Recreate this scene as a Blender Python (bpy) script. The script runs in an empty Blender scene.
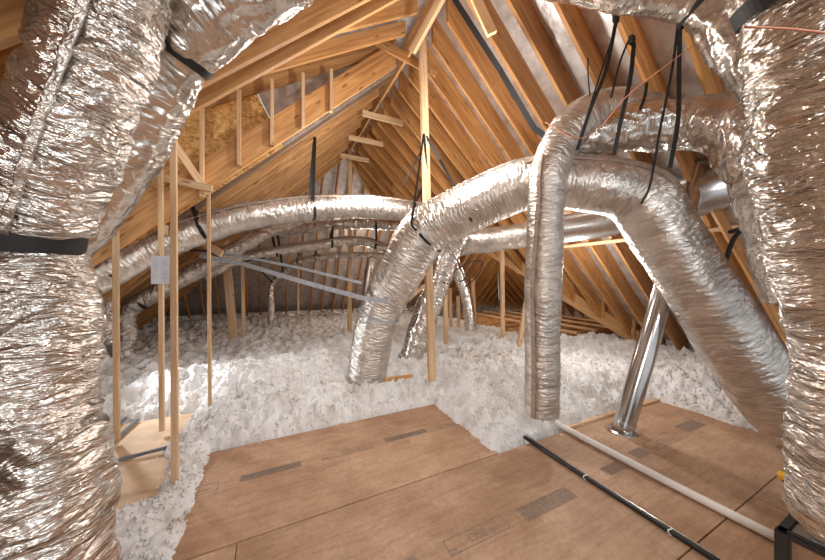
import bpy, bmesh, math, random
import numpy as np
from mathutils import Vector, Matrix

# ------------------------------------------------------------------ camera, world, lights
SC = bpy.context.scene
COL = SC.collection
YAW = math.radians(26.1)
cam_d = bpy.data.cameras.new('camera'); cam_d.sensor_width = 36; cam_d.lens = 36 * 291 / 825
cam_d.clip_start = 0.05; cam_d.clip_end = 100
cam = bpy.data.objects.new('camera', cam_d); COL.objects.link(cam)
cam.location = (0, 0, 1.6); cam.rotation_euler = (math.pi / 2, 0, -YAW)
SC.camera = cam
SC.view_settings.view_transform = 'Standard'; SC.view_settings.look = 'None'
SC.view_settings.gamma = 1; SC.view_settings.use_curve_mapping = False
SC.view_settings.exposure = 0.5

world = bpy.data.worlds.new('world'); SC.world = world; world.use_nodes = True
bg = world.node_tree.nodes['Background']; bg.inputs[0].default_value = (0.90, 0.95, 1.0, 1); bg.inputs[1].default_value = 0.55

def lamp(name, loc, power, size, color, target=None, kind='AREA'):
    l = bpy.data.lights.new(name, kind); l.energy = power; l.color = color
    if kind == 'AREA': l.shape = 'DISK'; l.size = size
    else: l.shadow_soft_size = size
    o = bpy.data.objects.new(name, l); COL.objects.link(o); o.location = loc
    if target is not None:
        o.rotation_euler = (Vector(target) - Vector(loc)).to_track_quat('-Z', 'Y').to_euler()
    return o
lamp('added_area_fill', (-0.9, -1.0, 2.3), 32, 1.3, (1.0, 0.97, 0.92), (2.5, 3.0, 1.0))  # two soft fills added behind the camera to brighten the foil, no real lamps
lamp('added_area_fill', (1.6, -1.2, 2.7), 28, 1.3, (0.95, 0.97, 1.0), (0.5, 4.0, 1.0))
lamp('added_point_fill', (1.35, 4.2, 2.95), 48, 0.07, (1.0, 0.97, 0.95), kind='POINT')  # this and the point lights below are added fill, no bulbs hang here
lamp('added_point_fill', (4.1, 2.8, 1.75), 42, 0.07, (1.0, 0.97, 0.94), kind='POINT')
lamp('added_point_fill', (2.6, 8.2, 2.2), 30, 0.15, (1.0, 0.88, 0.76), kind='POINT')
lamp('added_point_fill', (1.7, 2.5, 3.3), 60, 0.07, (1.0, 0.95, 0.89), kind='POINT')
lamp('added_point_fill', (6.6, 7.0, 2.4), 70, 0.15, (1.0, 0.90, 0.78), kind='POINT')
sp_ = lamp('side_light', (-1.85, 4.75, 1.05), 85, 0.05, (0.92, 0.96, 1.0), (0.2, 3.9, 0.0), kind='SPOT')
sp_.data.spot_size = math.radians(95); sp_.data.spot_blend = 0.8

# ------------------------------------------------------------------ helpers
F = 291.0; CS = math.cos(YAW); SN = math.sin(YAW)
def P(px, py, D):                       # a place seen in that direction at that depth, in world metres
    X = (px - 412.5) / F * D
    return Vector((CS * X + SN * D, -SN * X + CS * D, 1.6 - (py - 280) / F * D))
def zR(U): return 6.62 - 0.93 * U       # underside of the right slope's rafters
def zL(U): return 3.22 + 0.93 * U       # left slope
def zS(U): return 4.03 + 0.62 * U       # low-pitched dormer slope
def zH(V): return 0.3 + 1.35 * (11.1 - V)
def zW(V): return 0.3 + 0.93 * (11.1 - V)
def zN(V): return 0.3 + 0.93 * (V - 3.2)
def zR2(U): return 0.3 + 0.93 * (10.3 - U)
rnd = random.Random(7)
ORD = ['first','second','third','fourth','fifth','sixth','seventh','eighth','ninth','tenth','eleventh','twelfth','thirteenth','fourteenth',
       'fifteenth','sixteenth','seventeenth','eighteenth','nineteenth','twentieth','twenty-first','twenty-second','twenty-third','twenty-fourth','twenty-fifth','twenty-sixth','twenty-seventh','twenty-eighth','twenty-ninth','thirtieth']

def tag(o, label=None, cat=None, group=None, kind=None):
    if label: o['label'] = label
    if cat: o['category'] = cat
    if group: o['group'] = group
    if kind: o['kind'] = kind
    return o
def link(name, me, mat, parent=None):
    o = bpy.data.objects.new(name, me); COL.objects.link(o)
    if mat: me.materials.append(mat)
    if parent: o.parent = parent; o.matrix_parent_inverse = parent.matrix_basis.inverted()
    return o

def _h(ix, iy, iz):
    n = (ix * 374761393 + iy * 668265263 + iz * 2147483647 * 3 + 1274126177) & 0xffffffff
    n = ((n ^ (n >> 13)) * 1274126177) & 0xffffffff
    n = (n ^ (n >> 16)) & 0xffffffff
    n = ((n ^ (n >> 15)) * 2246822519) & 0xffffffff
    return (n ^ (n >> 13)) & 0xffffffff
def pn(x, y, z):                        # gradient noise, about -1..1
    x, y, z = np.broadcast_arrays(x, y, z)
    xi = np.floor(x).astype(np.int64); yi = np.floor(y).astype(np.int64); zi = np.floor(z).astype(np.int64)
    xf = x - xi; yf = y - yi; zf = z - zi
    u = xf*xf*xf*(xf*(xf*6-15)+10); v = yf*yf*yf*(yf*(yf*6-15)+10); w = zf*zf*zf*(zf*(zf*6-15)+10)
    out = 0
    for dx in (0, 1):
        for dy in (0, 1):
            for dz in (0, 1):
                h = _h(xi + dx, yi + dy, zi + dz)
                gx = ((h & 1023) / 511.5 - 1); gy = (((h >> 10) & 1023) / 511.5 - 1); gz = (((h >> 20) & 1023) / 511.5 - 1)
                d = gx * (xf - dx) + gy * (yf - dy) + gz * (zf - dz)
                out = out + d * (u if dx else 1 - u) * (v if dy else 1 - v) * (w if dz else 1 - w)
    return out * 1.5
def fbm(x, y, z, o=4):
    s = 0; a = 1
    for i in range(o):
        s = s + a * pn(x, y, z); x = x * 2.03; y = y * 2.03; z = z * 2.03; a *= 0.5
    return s

def mesh_from(verts, faces, uv=None, smooth=True, name='mesh'):
    me = bpy.data.meshes.new(name)
    verts = np.asarray(verts, dtype=np.float32); faces = np.asarray(faces, dtype=np.int32)
    nf, k = faces.shape
    me.vertices.add(len(verts)); me.vertices.foreach_set('co', verts.ravel())
    me.loops.add(nf * k); me.loops.foreach_set('vertex_index', faces.ravel())
    me.polygons.add(nf)
    me.polygons.foreach_set('loop_start', np.arange(0, nf * k, k, dtype=np.int32))
    me.polygons.foreach_set('loop_total', np.full(nf, k, dtype=np.int32))
    me.polygons.foreach_set('use_smooth', np.full(nf, bool(smooth)))
    me.update(calc_edges=True)
    if uv is not None:
        l = me.uv_layers.new(name='UVMap')
        l.data.foreach_set('uv', np.asarray(uv, dtype=np.float32)[faces.ravel()].ravel())
    me.validate()
    return me

# ------------------------------------------------------------------ materials
class NT:
    def __init__(s, name):
        s.m = bpy.data.materials.new(name); s.m.use_nodes = True
        s.t = s.m.node_tree; s.b = s.t.nodes['Principled BSDF']
    def n(s, kind, **kw):
        x = s.t.nodes.new(kind)
        for k, v in kw.items():
            if k.startswith('i_'): x.inputs[k[2:].replace('_', ' ')].default_value = v
            else: setattr(x, k, v)
        return x
    def l(s, a, b): s.t.links.new(a, b)
def ramp(nt, fac, stops):
    r = nt.n('ShaderNodeValToRGB'); e = r.color_ramp.elements
    while len(e) < len(stops): e.new(0.5)
    for el, (p, c) in zip(e, stops): el.position = p; el.color = (*c, 1)
    nt.l(fac, r.inputs[0]); return r.outputs[0]
def mixc(nt, f, a, b, mode='MIX'):
    m = nt.n('ShaderNodeMix', data_type='RGBA', blend_type=mode)
    for sock, v in ((m.inputs[0], f), (m.inputs[6], a), (m.inputs[7], b)):
        if hasattr(v, 'default_value'): nt.l(v, sock)
        else: sock.default_value = v if not isinstance(v, tuple) else (*v, 1)
    return m.outputs[2]
def bump(nt, h, strength, dist, normal=None):
    b = nt.n('ShaderNodeBump'); b.inputs['Strength'].default_value = strength; b.inputs['Distance'].default_value = dist
    nt.l(h, b.inputs['Height'])
    if normal: nt.l(normal, b.inputs['Normal'])
    return b.outputs[0]
def mapping(nt, src, scale, rot=(0, 0, 0)):
    m = nt.n('ShaderNodeMapping'); m.inputs['Scale'].default_value = scale; m.inputs['Rotation'].default_value = rot
    nt.l(src, m.inputs[0]); return m.outputs[0]

def wood(name, dark, mid, light, rough=0.6):
    nt = NT(name); uv = nt.n('ShaderNodeUVMap').outputs[0]
    oi = nt.n('ShaderNodeObjectInfo')
    off = nt.n('ShaderNodeVectorMath', operation='MULTIPLY_ADD'); nt.l(oi.outputs['Random'], off.inputs[0]); off.inputs[1].default_value = (37, 19, 11); nt.l(uv, off.inputs[2])
    src = off.outputs[0]
    n1 = nt.n('ShaderNodeTexNoise', i_Scale=1.0, i_Detail=6.0, i_Roughness=0.6, i_Distortion=0.6); nt.l(mapping(nt, src, (1.6, 28, 1)), n1.inputs[0])
    n2 = nt.n('ShaderNodeTexNoise', i_Scale=1.0, i_Detail=3.0); nt.l(mapping(nt, src, (0.7, 4, 1)), n2.inputs[0])
    c = ramp(nt, n1.outputs[0], [(0.3, dark), (0.5, mid), (0.72, light)])
    c2 = ramp(nt, n2.outputs[0], [(0.3, (0.72, 0.66, 0.60)), (0.7, (1.12, 1.1, 1.05))])
    c = mixc(nt, 1.0, c, c2, 'MULTIPLY')
    v = nt.n('ShaderNodeTexVoronoi', i_Scale=1.0, i_Randomness=1.0); nt.l(mapping(nt, src, (2.6, 9, 1)), v.inputs[0])
    k = ramp(nt, v.outputs['Distance'], [(0.0, (0.25, 0.12, 0.06)), (0.10, (0.5, 0.30, 0.18)), (0.16, (1, 1, 1))])
    c = mixc(nt, 0.8, c, k, 'MULTIPLY')
    hv = nt.n('ShaderNodeMapRange'); nt.l(oi.outputs['Random'], hv.inputs[0]); hv.inputs['To Min'].default_value = 0.80; hv.inputs['To Max'].default_value = 1.15
    hs = nt.n('ShaderNodeHueSaturation'); nt.l(c, hs.inputs['Color']); nt.l(hv.outputs[0], hs.inputs['Value'])
    nt.l(hs.outputs[0], nt.b.inputs['Base Color']); nt.b.inputs['Roughness'].default_value = rough
    nt.l(bump(nt, n1.outputs[0], 0.25, 0.003), nt.b.inputs['Normal'])
    return nt.m
M = {}
M['rafter'] = wood('pine_rafter', (0.36, 0.15, 0.04), (0.55, 0.265, 0.085), (0.70, 0.41, 0.17))
M['beam'] = wood('pine_beam', (0.43, 0.21, 0.07), (0.64, 0.345, 0.135), (0.77, 0.48, 0.22))
M['stud'] = wood('pine_stud', (0.62, 0.39, 0.20), (0.80, 0.56, 0.34), (0.90, 0.69, 0.47))
M['old'] = wood('grey_pine', (0.22, 0.14, 0.09), (0.36, 0.23, 0.15), (0.45, 0.30, 0.2))

def foil(name, base, rough, kind, strength=1.0):
    """wrinkled foil wrap. kind: 'ring' wrinkles run round the duct, 'crumple' both ways, 'smooth' sheet metal"""
    nt = NT(name); uv = nt.n('ShaderNodeUVMap').outputs[0]
    if kind == 'ring': s1, s2, s3 = (26, 7, 1), (80, 22, 1), (9, 4, 1)
    elif kind == 'fine': s1, s2, s3 = (45, 12, 1), (130, 45, 1), (7, 4, 1)
    elif kind == 'long': s1, s2, s3 = (9, 38, 1), (30, 90, 1), (4, 9, 1)
    elif kind == 'crumple': s1, s2, s3 = (13, 11, 1), (45, 38, 1), (6, 5, 1)
    else: s1, s2, s3 = (6, 3, 1), (20, 8, 1), (2, 2, 1)
    hs = []
    for sc, det in ((s1, 3), (s2, 3)):
        n = nt.n('ShaderNodeTexNoise', noise_type='RIDGED_MULTIFRACTAL' ) if False else nt.n('ShaderNodeTexNoise')
        n.inputs['Detail'].default_value = det; n.inputs['Scale'].default_value = 1; n.inputs['Distortion'].default_value = 0.8
        nt.l(mapping(nt, uv, sc, (0, 0, 0.25 if kind == 'ring' else 0)), n.inputs[0])
        a = nt.n('ShaderNodeMath', operation='SUBTRACT'); nt.l(n.outputs[0], a.inputs[0]); a.inputs[1].default_value = 0.5
        b = nt.n('ShaderNodeMath', operation='ABSOLUTE'); nt.l(a.outputs[0], b.inputs[0]); hs.append(b.outputs[0])
    v = nt.n('ShaderNodeTexVoronoi', feature='F1'); v.inputs['Scale'].default_value = 1; nt.l(mapping(nt, uv, s1, (0, 0, 0.5)), v.inputs[0])
    amp = {'fine': 0.7, 'ring': 1.0, 'long': 1.0, 'crumple': 1.2, 'smooth': 0.12}[kind] * strength
    nrm = bump(nt, hs[0], min(1, 0.9 * amp), 0.05 * amp)
    nrm = bump(nt, v.outputs['Distance'], min(1, 0.8 * amp), (0.003 if kind == 'fine' else 0.014) * amp, nrm)
    nrm = bump(nt, hs[1], min(1, 0.7 * amp), 0.009 * amp, nrm)
    nt.l(nrm, nt.b.inputs['Normal'])
    n3 = nt.n('ShaderNodeTexNoise', i_Scale=1.0, i_Detail=4.0); nt.l(mapping(nt, uv, s3), n3.inputs[0])
    c = ramp(nt, n3.outputs[0], [(0.35, tuple(x * 0.72 for x in base)), (0.6, base)])
    nt.l(c, nt.b.inputs['Base Color'])
    rr = nt.n('ShaderNodeMapRange'); nt.l(n3.outputs[0], rr.inputs[0]); rr.inputs['To Min'].default_value = rough * 0.7; rr.inputs['To Max'].default_value = rough * 1.4
    nt.l(rr.outputs[0], nt.b.inputs['Roughness']); nt.b.inputs['Metallic'].default_value = 0.96
    return nt.m
M['foil_ring'] = foil('foil_ringed', (0.78, 0.73, 0.67), 0.17, 'ring')
M['foil_soft'] = foil('foil_soft', (0.78, 0.73, 0.67), 0.19, 'ring', 0.55)
M['foil_crumple'] = foil('foil_crumpled', (0.78, 0.73, 0.67), 0.16, 'crumple')
M['foil_fine'] = foil('foil_fine', (0.80, 0.75, 0.69), 0.33, 'fine', 0.9)
M['foil_long'] = foil('foil_lengthwise', (0.86, 0.83, 0.80), 0.24, 'long', 0.8)
M['sheet_metal'] = foil('galvanised_metal', (0.72, 0.71, 0.70), 0.25, 'smooth')
M['flue_metal'] = foil('flue_metal', (0.66, 0.64, 0.62), 0.16, 'smooth', 0.5)

def plain(name, col, rough=0.6, metal=0.0, nscale=0, var=0.2, bmp=0.0):
    nt = NT(name); nt.b.inputs['Roughness'].default_value = rough; nt.b.inputs['Metallic'].default_value = metal
    tc = nt.n('ShaderNodeTexCoord').outputs['Object']
    n = nt.n('ShaderNodeTexNoise', i_Scale=nscale or 20.0, i_Detail=4.0); nt.l(tc, n.inputs[0])
    c = ramp(nt, n.outputs[0], [(0.3, tuple(x * (1 - var) for x in col)), (0.7, tuple(min(1, x * (1 + var)) for x in col))])
    nt.l(c, nt.b.inputs['Base Color'])
    if bmp: nt.l(bump(nt, n.outputs[0], 0.6, bmp), nt.b.inputs['Normal'])
    return nt.m
M['black'] = plain('black_strap', (0.010, 0.009, 0.009), 0.6)
M['grey_strap'] = plain('grey_strap', (0.42, 0.44, 0.47), 0.5)
M['tape'] = plain('taupe_tape', (0.40, 0.31, 0.25), 0.5, 0.15)
M['pvc'] = plain('white_pvc', (0.80, 0.77, 0.72), 0.4, var=0.05)
M['rubber'] = plain('black_rubber', (0.015, 0.015, 0.016), 0.3)
M['conduit'] = plain('grey_conduit', (0.15, 0.16, 0.18), 0.45)
M['paper'] = plain('paper', (0.78, 0.80, 0.84), 0.8, var=0.04)
M['ink'] = plain('grey_print', (0.55, 0.58, 0.63), 0.8)
M['stamp'] = plain('stamp_ink', (0.27, 0.195, 0.145), 0.8, nscale=60, var=0.25)
M['orange'] = plain('orange_wire', (0.75, 0.28, 0.16), 0.5)
M['rust'] = plain('rust_wire', (0.35, 0.12, 0.06), 0.5)
M['yellow'] = plain('yellow_plastic', (0.85, 0.45, 0.03), 0.4)
M['nail'] = plain('nail_metal', (0.8, 0.78, 0.75), 0.3, 1.0)
M['blackbox'] = plain('black_metal', (0.025, 0.025, 0.025), 0.35)

def deck_mat():
    nt = NT('radiant_foil_deck'); tc = nt.n('ShaderNodeTexCoord').outputs['Object']
    n = nt.n('ShaderNodeTexNoise', i_Scale=7.0, i_Detail=6.0); nt.l(tc, n.inputs[0])
    v = nt.n('ShaderNodeTexVoronoi', i_Scale=26.0); nt.l(tc, v.inputs[0])
    c = ramp(nt, n.outputs[0], [(0.3, (0.50, 0.45, 0.42)), (0.62, (0.74, 0.71, 0.69))])
    nt.l(c, nt.b.inputs['Base Color']); nt.b.inputs['Metallic'].default_value = 0.6; nt.b.inputs['Roughness'].default_value = 0.36
    nn = bump(nt, v.outputs[0], 0.2, 0.004); nt.l(bump(nt, n.outputs[0], 0.4, 0.02, nn), nt.b.inputs['Normal'])
    return nt.m
M['deck'] = deck_mat()
def osb_mat():
    nt = NT('osb_board'); tc = nt.n('ShaderNodeTexCoord').outputs['Object']
    v = nt.n('ShaderNodeTexVoronoi', i_Scale=18.0); nt.l(mapping(nt, tc, (1, 1, 2.2), (0.3, 0.6, 0.2)), v.inputs[0])
    n = nt.n('ShaderNodeTexNoise', i_Scale=9.0, i_Detail=8.0, i_Roughness=0.7, i_Distortion=2.5); nt.l(tc, n.inputs[0])
    sep = nt.n('ShaderNodeSeparateColor'); nt.l(v.outputs['Color'], sep.inputs[0])
    c = ramp(nt, sep.outputs[0], [(0.0, (0.68, 0.34, 0.10)), (0.5, (0.86, 0.50, 0.17)), (1.0, (0.95, 0.64, 0.28))])
    c2 = ramp(nt, n.outputs[0], [(0.36, (0.35, 0.22, 0.14)), (0.5, (1, 1, 1))])
    nt.l(mixc(nt, 0.85, c, c2, 'MULTIPLY'), nt.b.inputs['Base Color']); nt.b.inputs['Roughness'].default_value = 0.7
    nt.l(bump(nt, sep.outputs[1], 0.4, 0.002), nt.b.inputs['Normal'])
    return nt.m
M['osb'] = osb_mat()
def ply_mat():
    nt = NT('plywood_floor'); tc = nt.n('ShaderNodeTexCoord').outputs['Object']
    n = nt.n('ShaderNodeTexNoise', i_Scale=2.2, i_Detail=5.0, i_Roughness=0.6); nt.l(tc, n.inputs[0])
    g = nt.n('ShaderNodeTexNoise', i_Scale=1.0, i_Detail=5.0, i_Distortion=1.0); nt.l(mapping(nt, tc, (2.5, 22, 2)), g.inputs[0])
    f = nt.n('ShaderNodeTexNoise', i_Scale=45.0, i_Detail=4.0, i_Roughness=0.7); nt.l(tc, f.inputs[0])
    c = ramp(nt, n.outputs[0], [(0.32, (0.38, 0.225, 0.13)), (0.5, (0.46, 0.285, 0.175)), (0.68, (0.54, 0.355, 0.23))])
    c = mixc(nt, 0.5, c, ramp(nt, g.outputs[0], [(0.38, (0.72, 0.66, 0.60)), (0.55, (1, 1, 1))]), 'MULTIPLY')
    c = mixc(nt, 0.35, c, ramp(nt, f.outputs[0], [(0.35, (0.6, 0.55, 0.5)), (0.6, (1.15, 1.12, 1.1))]), 'MULTIPLY')
    oi = nt.n('ShaderNodeObjectInfo'); mr = nt.n('ShaderNodeMapRange'); nt.l(oi.outputs['Random'], mr.inputs[0]); mr.inputs['To Min'].default_value = 0.93; mr.inputs['To Max'].default_value = 1.07
    hs = nt.n('ShaderNodeHueSaturation'); nt.l(c, hs.inputs['Color']); nt.l(mr.outputs[0], hs.inputs['Value'])
    nt.l(hs.outputs[0], nt.b.inputs['Base Color']); nt.b.inputs['Roughness'].default_value = 0.62
    nt.l(bump(nt, g.outputs[0], 0.2, 0.002), nt.b.inputs['Normal'])
    return nt.m
M['ply'] = ply_mat()
M['ply_pale'] = plain('pale_board', (0.62, 0.43, 0.27), 0.7, nscale=6, var=0.15)
def wool_mat():
    nt = NT('blown_insulation'); tc = nt.n('ShaderNodeTexCoord').outputs['Object']
    n = nt.n('ShaderNodeTexNoise', i_Scale=3.0, i_Detail=5.0); nt.l(tc, n.inputs[0])
    f = nt.n('ShaderNodeTexNoise', i_Scale=95.0, i_Detail=5.0, i_Roughness=0.75); nt.l(tc, f.inputs[0])
    v = nt.n('ShaderNodeTexVoronoi', i_Scale=42.0); nt.l(tc, v.inputs[0])
    c = ramp(nt, n.outputs[0], [(0.28, (0.66, 0.60, 0.54)), (0.46, (0.79, 0.765, 0.74)), (0.7, (0.85, 0.845, 0.84))])
    nt.l(c, nt.b.inputs['Base Color']); nt.b.inputs['Roughness'].default_value = 0.95
    nt.b.inputs['Specular IOR Level'].default_value = 0.1
    nn = bump(nt, v.outputs[0], 0.4, 0.005); nt.l(bump(nt, f.outputs[0], 0.8, 0.005, nn), nt.b.inputs['Normal'])
    return nt.m
M['wool'] = wool_mat()

# ------------------------------------------------------------------ solids
def beam(name, p0, p1, w, h, mat, parent=None, lift=0.0, up=(0, 0, 1), roll=0.0, cut0=None, cut1=None):
    """board from p0 to p1; w across, h along 'up'; lift raises it square to its run (h/2 puts the lower edge on p0-p1).
    cut0/cut1 'plumb' make the end cuts vertical as on a rafter."""
    p0 = Vector(p0); p1 = Vector(p1); t = (p1 - p0); L = t.length; t.normalize()
    upv = Vector(up)
    if abs(t.dot(upv)) > 0.98: upv = Vector((0, 1, 0)) if roll == 0 else Vector((math.sin(roll), math.cos(roll), 0))
    s = t.cross(upv).normalized(); n = s.cross(t).normalized()
    mid = (p0 + p1) / 2
    verts = []; uvs = []
    bm = bmesh.new(); uvl = bm.loops.layers.uv.new('UVMap')
    def skew(v, mode):
        if mode != 'plumb': return v
        # slide the corner along the run so that the end face is vertical
        return v
    b = 0.003
    prof = [(-w/2+b, -h/2), (w/2-b, -h/2), (w/2, -h/2+b), (w/2, h/2-b), (w/2-b, h/2), (-w/2+b, h/2), (-w/2, h/2-b), (-w/2, -h/2+b)]
    rings = []
    horiz = Vector((t.x, t.y, 0)).length
    for e, sgn, cut in ((-L/2, -1, cut0), (L/2, 1, cut1)):
        ring = []
        for (a, c) in prof:
            x = e
            if cut == 'plumb' and horiz > 0.1:
                # vertical end: moving up n by c shifts horizontally by -c*t.z ; compensate along t
                x = e + c * (t.z / horiz)
            ring.append(bm.verts.new(t * x + s * a + n * (c + lift)))
        rings.append(ring)
    per = [0]
    for i in range(8):
        a = prof[i]; c = prof[(i + 1) % 8]; per.append(per[-1] + math.hypot(a[0]-c[0], a[1]-c[1]))
    for i in range(8):
        j = (i + 1) % 8
        f = bm.faces.new((rings[0][i], rings[0][j], rings[1][j], rings[1][i]))
        vals = [(0, per[i]), (0, per[i+1]), (L, per[i+1]), (L, per[i])]
        for lp, uvv in zip(f.loops, vals): lp[uvl].uv = uvv
    for r_, ring in ((0, rings[0][::-1]), (1, rings[1])):
        f = bm.faces.new(ring)
        for lp in f.loops:
            co = lp.vert.co; lp[uvl].uv = (co.dot(s), co.dot(n) * 0.3)
    bmesh.ops.recalc_face_normals(bm, faces=bm.faces)
    me = bpy.data.meshes.new(name); bm.to_mesh(me); bm.free()
    o = link(name, me, mat)
    o.location = mid
    if parent: o.parent = parent; o.matrix_parent_inverse = parent.matrix_basis.inverted()
    return o

def prism(name, poly, zf, thick, mat, parent=None, base=None):
    """slab over a plan polygon, lower face at zf(U,V), thick upward"""
    bm = bmesh.new()
    lo = [bm.verts.new((u, v, zf(u, v))) for u, v in poly]; hi = [bm.verts.new((u, v, zf(u, v) + thick)) for u, v in poly]
    bm.faces.new(lo[::-1]); bm.faces.new(hi)
    k = len(poly)
    for i in range(k): bm.faces.new((lo[i], lo[(i+1) % k], hi[(i+1) % k], hi[i]))
    bmesh.ops.recalc_face_normals(bm, faces=bm.faces)
    me = bpy.data.meshes.new(name); bm.to_mesh(me); bm.free()
    return link(name, me, mat, parent)

def spline(pts, ds):
    """Catmull-Rom through rows of (x,y,z,r...) resampled at about ds"""
    pts = np.array(pts, float); n = len(pts)
    out = []
    for i in range(n - 1):
        p0 = pts[max(i-1, 0)]; p1 = pts[i]; p2 = pts[i+1]; p3 = pts[min(i+2, n-1)]
        if i == 0: p0 = 2*p1 - p2
        if i == n-2: p3 = 2*p2 - p1
        k = max(2, int(np.linalg.norm((p2-p1)[:3]) / ds * 1.3))
        for t in np.linspace(0, 1, k, endpoint=False):
            out.append(0.5*((2*p1) + (-p0+p2)*t + (2*p0-5*p1+4*p2-p3)*t*t + (-p0+3*p1-3*p2+p3)*t**3))
    out.append(pts[-1]); out = np.array(out)
    seg = np.linalg.norm(np.diff(out[:, :3], axis=0), axis=1); s = np.concatenate([[0], np.cumsum(seg)])
    k = max(3, int(s[-1] / ds)); ss = np.linspace(0, s[-1], k + 1)
    return ss, np.stack([np.interp(ss, s, out[:, j]) for j in range(out.shape[1])], 1)
def frames(C):
    T = np.gradient(C, axis=0); T /= np.linalg.norm(T, axis=1)[:, None]
    # side = horizontal where possible, transported
    N = np.zeros_like(T); a = np.array([0, 0, 1.0])
    n = a - T[0]*T[0].dot(a)
    if np.linalg.norm(n) < 0.2: a = np.array([0.5, -1.0, 0]); n = a - T[0]*T[0].dot(a)
    N[0] = n / np.linalg.norm(n)
    for i in range(1, len(T)):
        n = N[i-1] - T[i]*T[i].dot(N[i-1]); N[i] = n / np.linalg.norm(n)
    B = np.cross(T, N)
    return T, N, B

def disp(kind, s, t, r, seed, amp):
    """radial offset; s along (m), t angle"""
    cx = np.cos(t) * r; sx = np.sin(t) * r
    if kind == 'ring':
        w = s + 0.12 * pn(cx*4.5 + seed, sx*4.5, s*2.5) + 0.03*np.sin(t*2 + s*5)
        a = 1 - np.abs(pn(w*17 + seed, cx*5.0, sx*5.0)) * 3
        b = 1 - np.abs(pn(w*36, cx*10 + seed, sx*10)) * 3
        c = pn(s*3.5 + seed, cx*4, sx*4)
        c2 = 1 - np.abs(pn(w*7 + seed, cx*3.2, sx*3.2)) * 3
        return amp * (0.0062*a + 0.004*b + 0.03*c + 0.008*c2)
    if kind == 'crumple':
        a = 1 - np.abs(pn(s*10 + seed, cx*9, sx*9)) * 3
        b = 1 - np.abs(pn(s*24, cx*22 + seed, sx*22)) * 3
        c = pn(s*4 + seed, cx*4, sx*4)
        return amp * (0.014*a + 0.006*b + 0.03*c)
    if kind == 'fine':
        w = s + 0.03 * pn(cx*5 + seed, sx*5, s*3)
        a = 1 - np.abs(pn(w*30 + seed, cx*6.0, sx*6.0)) * 3
        b = 1 - np.abs(pn(w*62, cx*14 + seed, sx*14)) * 3
        c = pn(s*3 + seed, cx*3.5, sx*3.5)
        return amp * (0.0048*a + 0.0034*b + 0.013*c)
    if kind == 'fold':                  # long sharp creases along the wrap
        w = t*r + 0.35*s
        a = 1 - np.abs(pn(s*3.5 + seed, cx*11 + s*4, sx*11)) * 3
        b = 1 - np.abs(pn(s*12, cx*16 + seed, sx*16)) * 3
        c = pn(s*4 + seed, cx*4, sx*4)
        e = 1 - np.abs(pn(s*26, cx*12 + seed, sx*12)) * 3
        return amp * (0.008*a + 0.004*b + 0.0032*e + 0.020*c)
    if kind == 'soft':
        a = 1 - np.abs(pn(s*12 + seed, cx*6, sx*6)) * 3
        c = pn(s*3 + seed, cx*3, sx*3)
        return amp * (0.004*a + 0.012*c)
    return 0 * s * t

DUCTS = {}
def duct(name, ctrl, mat, kind='ring', ds=0.02, n=72, seed=1.0, amp=1.0, sag=0.0, pinch=(), parent=None, facet=None):
    """ctrl rows: px,py,D,r (metres). pinch: (fraction, depth, width) waists where a band ties the wrap"""
    rows = [(*P(a, b, c), r) for a, b, c, r in ctrl]
    return tube(name, rows, mat, kind, ds, n, seed, amp, pinch, parent, facet)
def tube(name, rows, mat, kind='smooth', ds=0.02, n=24, seed=1.0, amp=1.0, pinch=(), parent=None, facet=None):
    ss, R = spline(rows, ds); C = R[:, :3]; rad = R[:, 3].copy()
    for f, dep, wid in pinch:
        rad = rad * (1 - dep * np.exp(-((ss/ss[-1] - f)*ss[-1]/wid)**2))
    T, N, B = frames(C); t = np.linspace(0, 2*np.pi, n + 1)
    S, TT = np.meshgrid(ss, t, indexing='ij')
    rr = rad[:, None] + disp(kind, S, TT, rad[:, None], seed, amp)
    if facet:
        k_, a_, p_ = facet; rr = rr * (1 + a_*np.cos(k_*TT + p_ + 0.5*np.sin(S*1.1)))
    V = C[:, None] + rr[..., None] * (np.cos(TT)[..., None]*N[:, None] + np.sin(TT)[..., None]*B[:, None])
    m = len(ss)
    base = V.mean(axis=(0, 1)); 
    uv = np.stack([S, TT*rad.mean()], -1).reshape(-1, 2)
    # caps: closing rings shrunk to the centre
    verts = V.reshape(-1, 3); idx = np.arange(m*(n+1)).reshape(m, n+1)
    q = np.stack([idx[:-1, :-1], idx[:-1, 1:], idx[1:, 1:], idx[1:, :-1]], -1).reshape(-1, 4)
    extra = []; euv = []; faces = [q]
    k0 = len(verts)
    for end, ring in ((0, idx[0]), (1, idx[-1])):
        c = C[0] if end == 0 else C[-1]
        inner = c + (V[0 if end == 0 else -1] - c) * 0.02
        extra.append(inner); euv.append(uv[ring]); ii = k0 + np.arange(n+1); k0 += n+1
        f = np.stack([ring[:-1], ii[:-1], ii[1:], ring[1:]], -1) if end == 0 else np.stack([ring[:-1], ring[1:], ii[1:], ii[:-1]], -1)
        faces.append(f)
    verts = np.concatenate([verts] + extra); uv = np.concatenate([uv] + euv); fc = np.concatenate(faces)
    fc = fc[:, ::-1]
    me = mesh_from(verts - base, fc, uv, True, name)
    o = link(name, me, mat); o.location = base
    if parent: o.parent = parent; o.matrix_parent_inverse = parent.matrix_basis.inverted()
    DUCTS[o.name] = (ss, C, rad, T, N, B)
    return o
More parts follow.
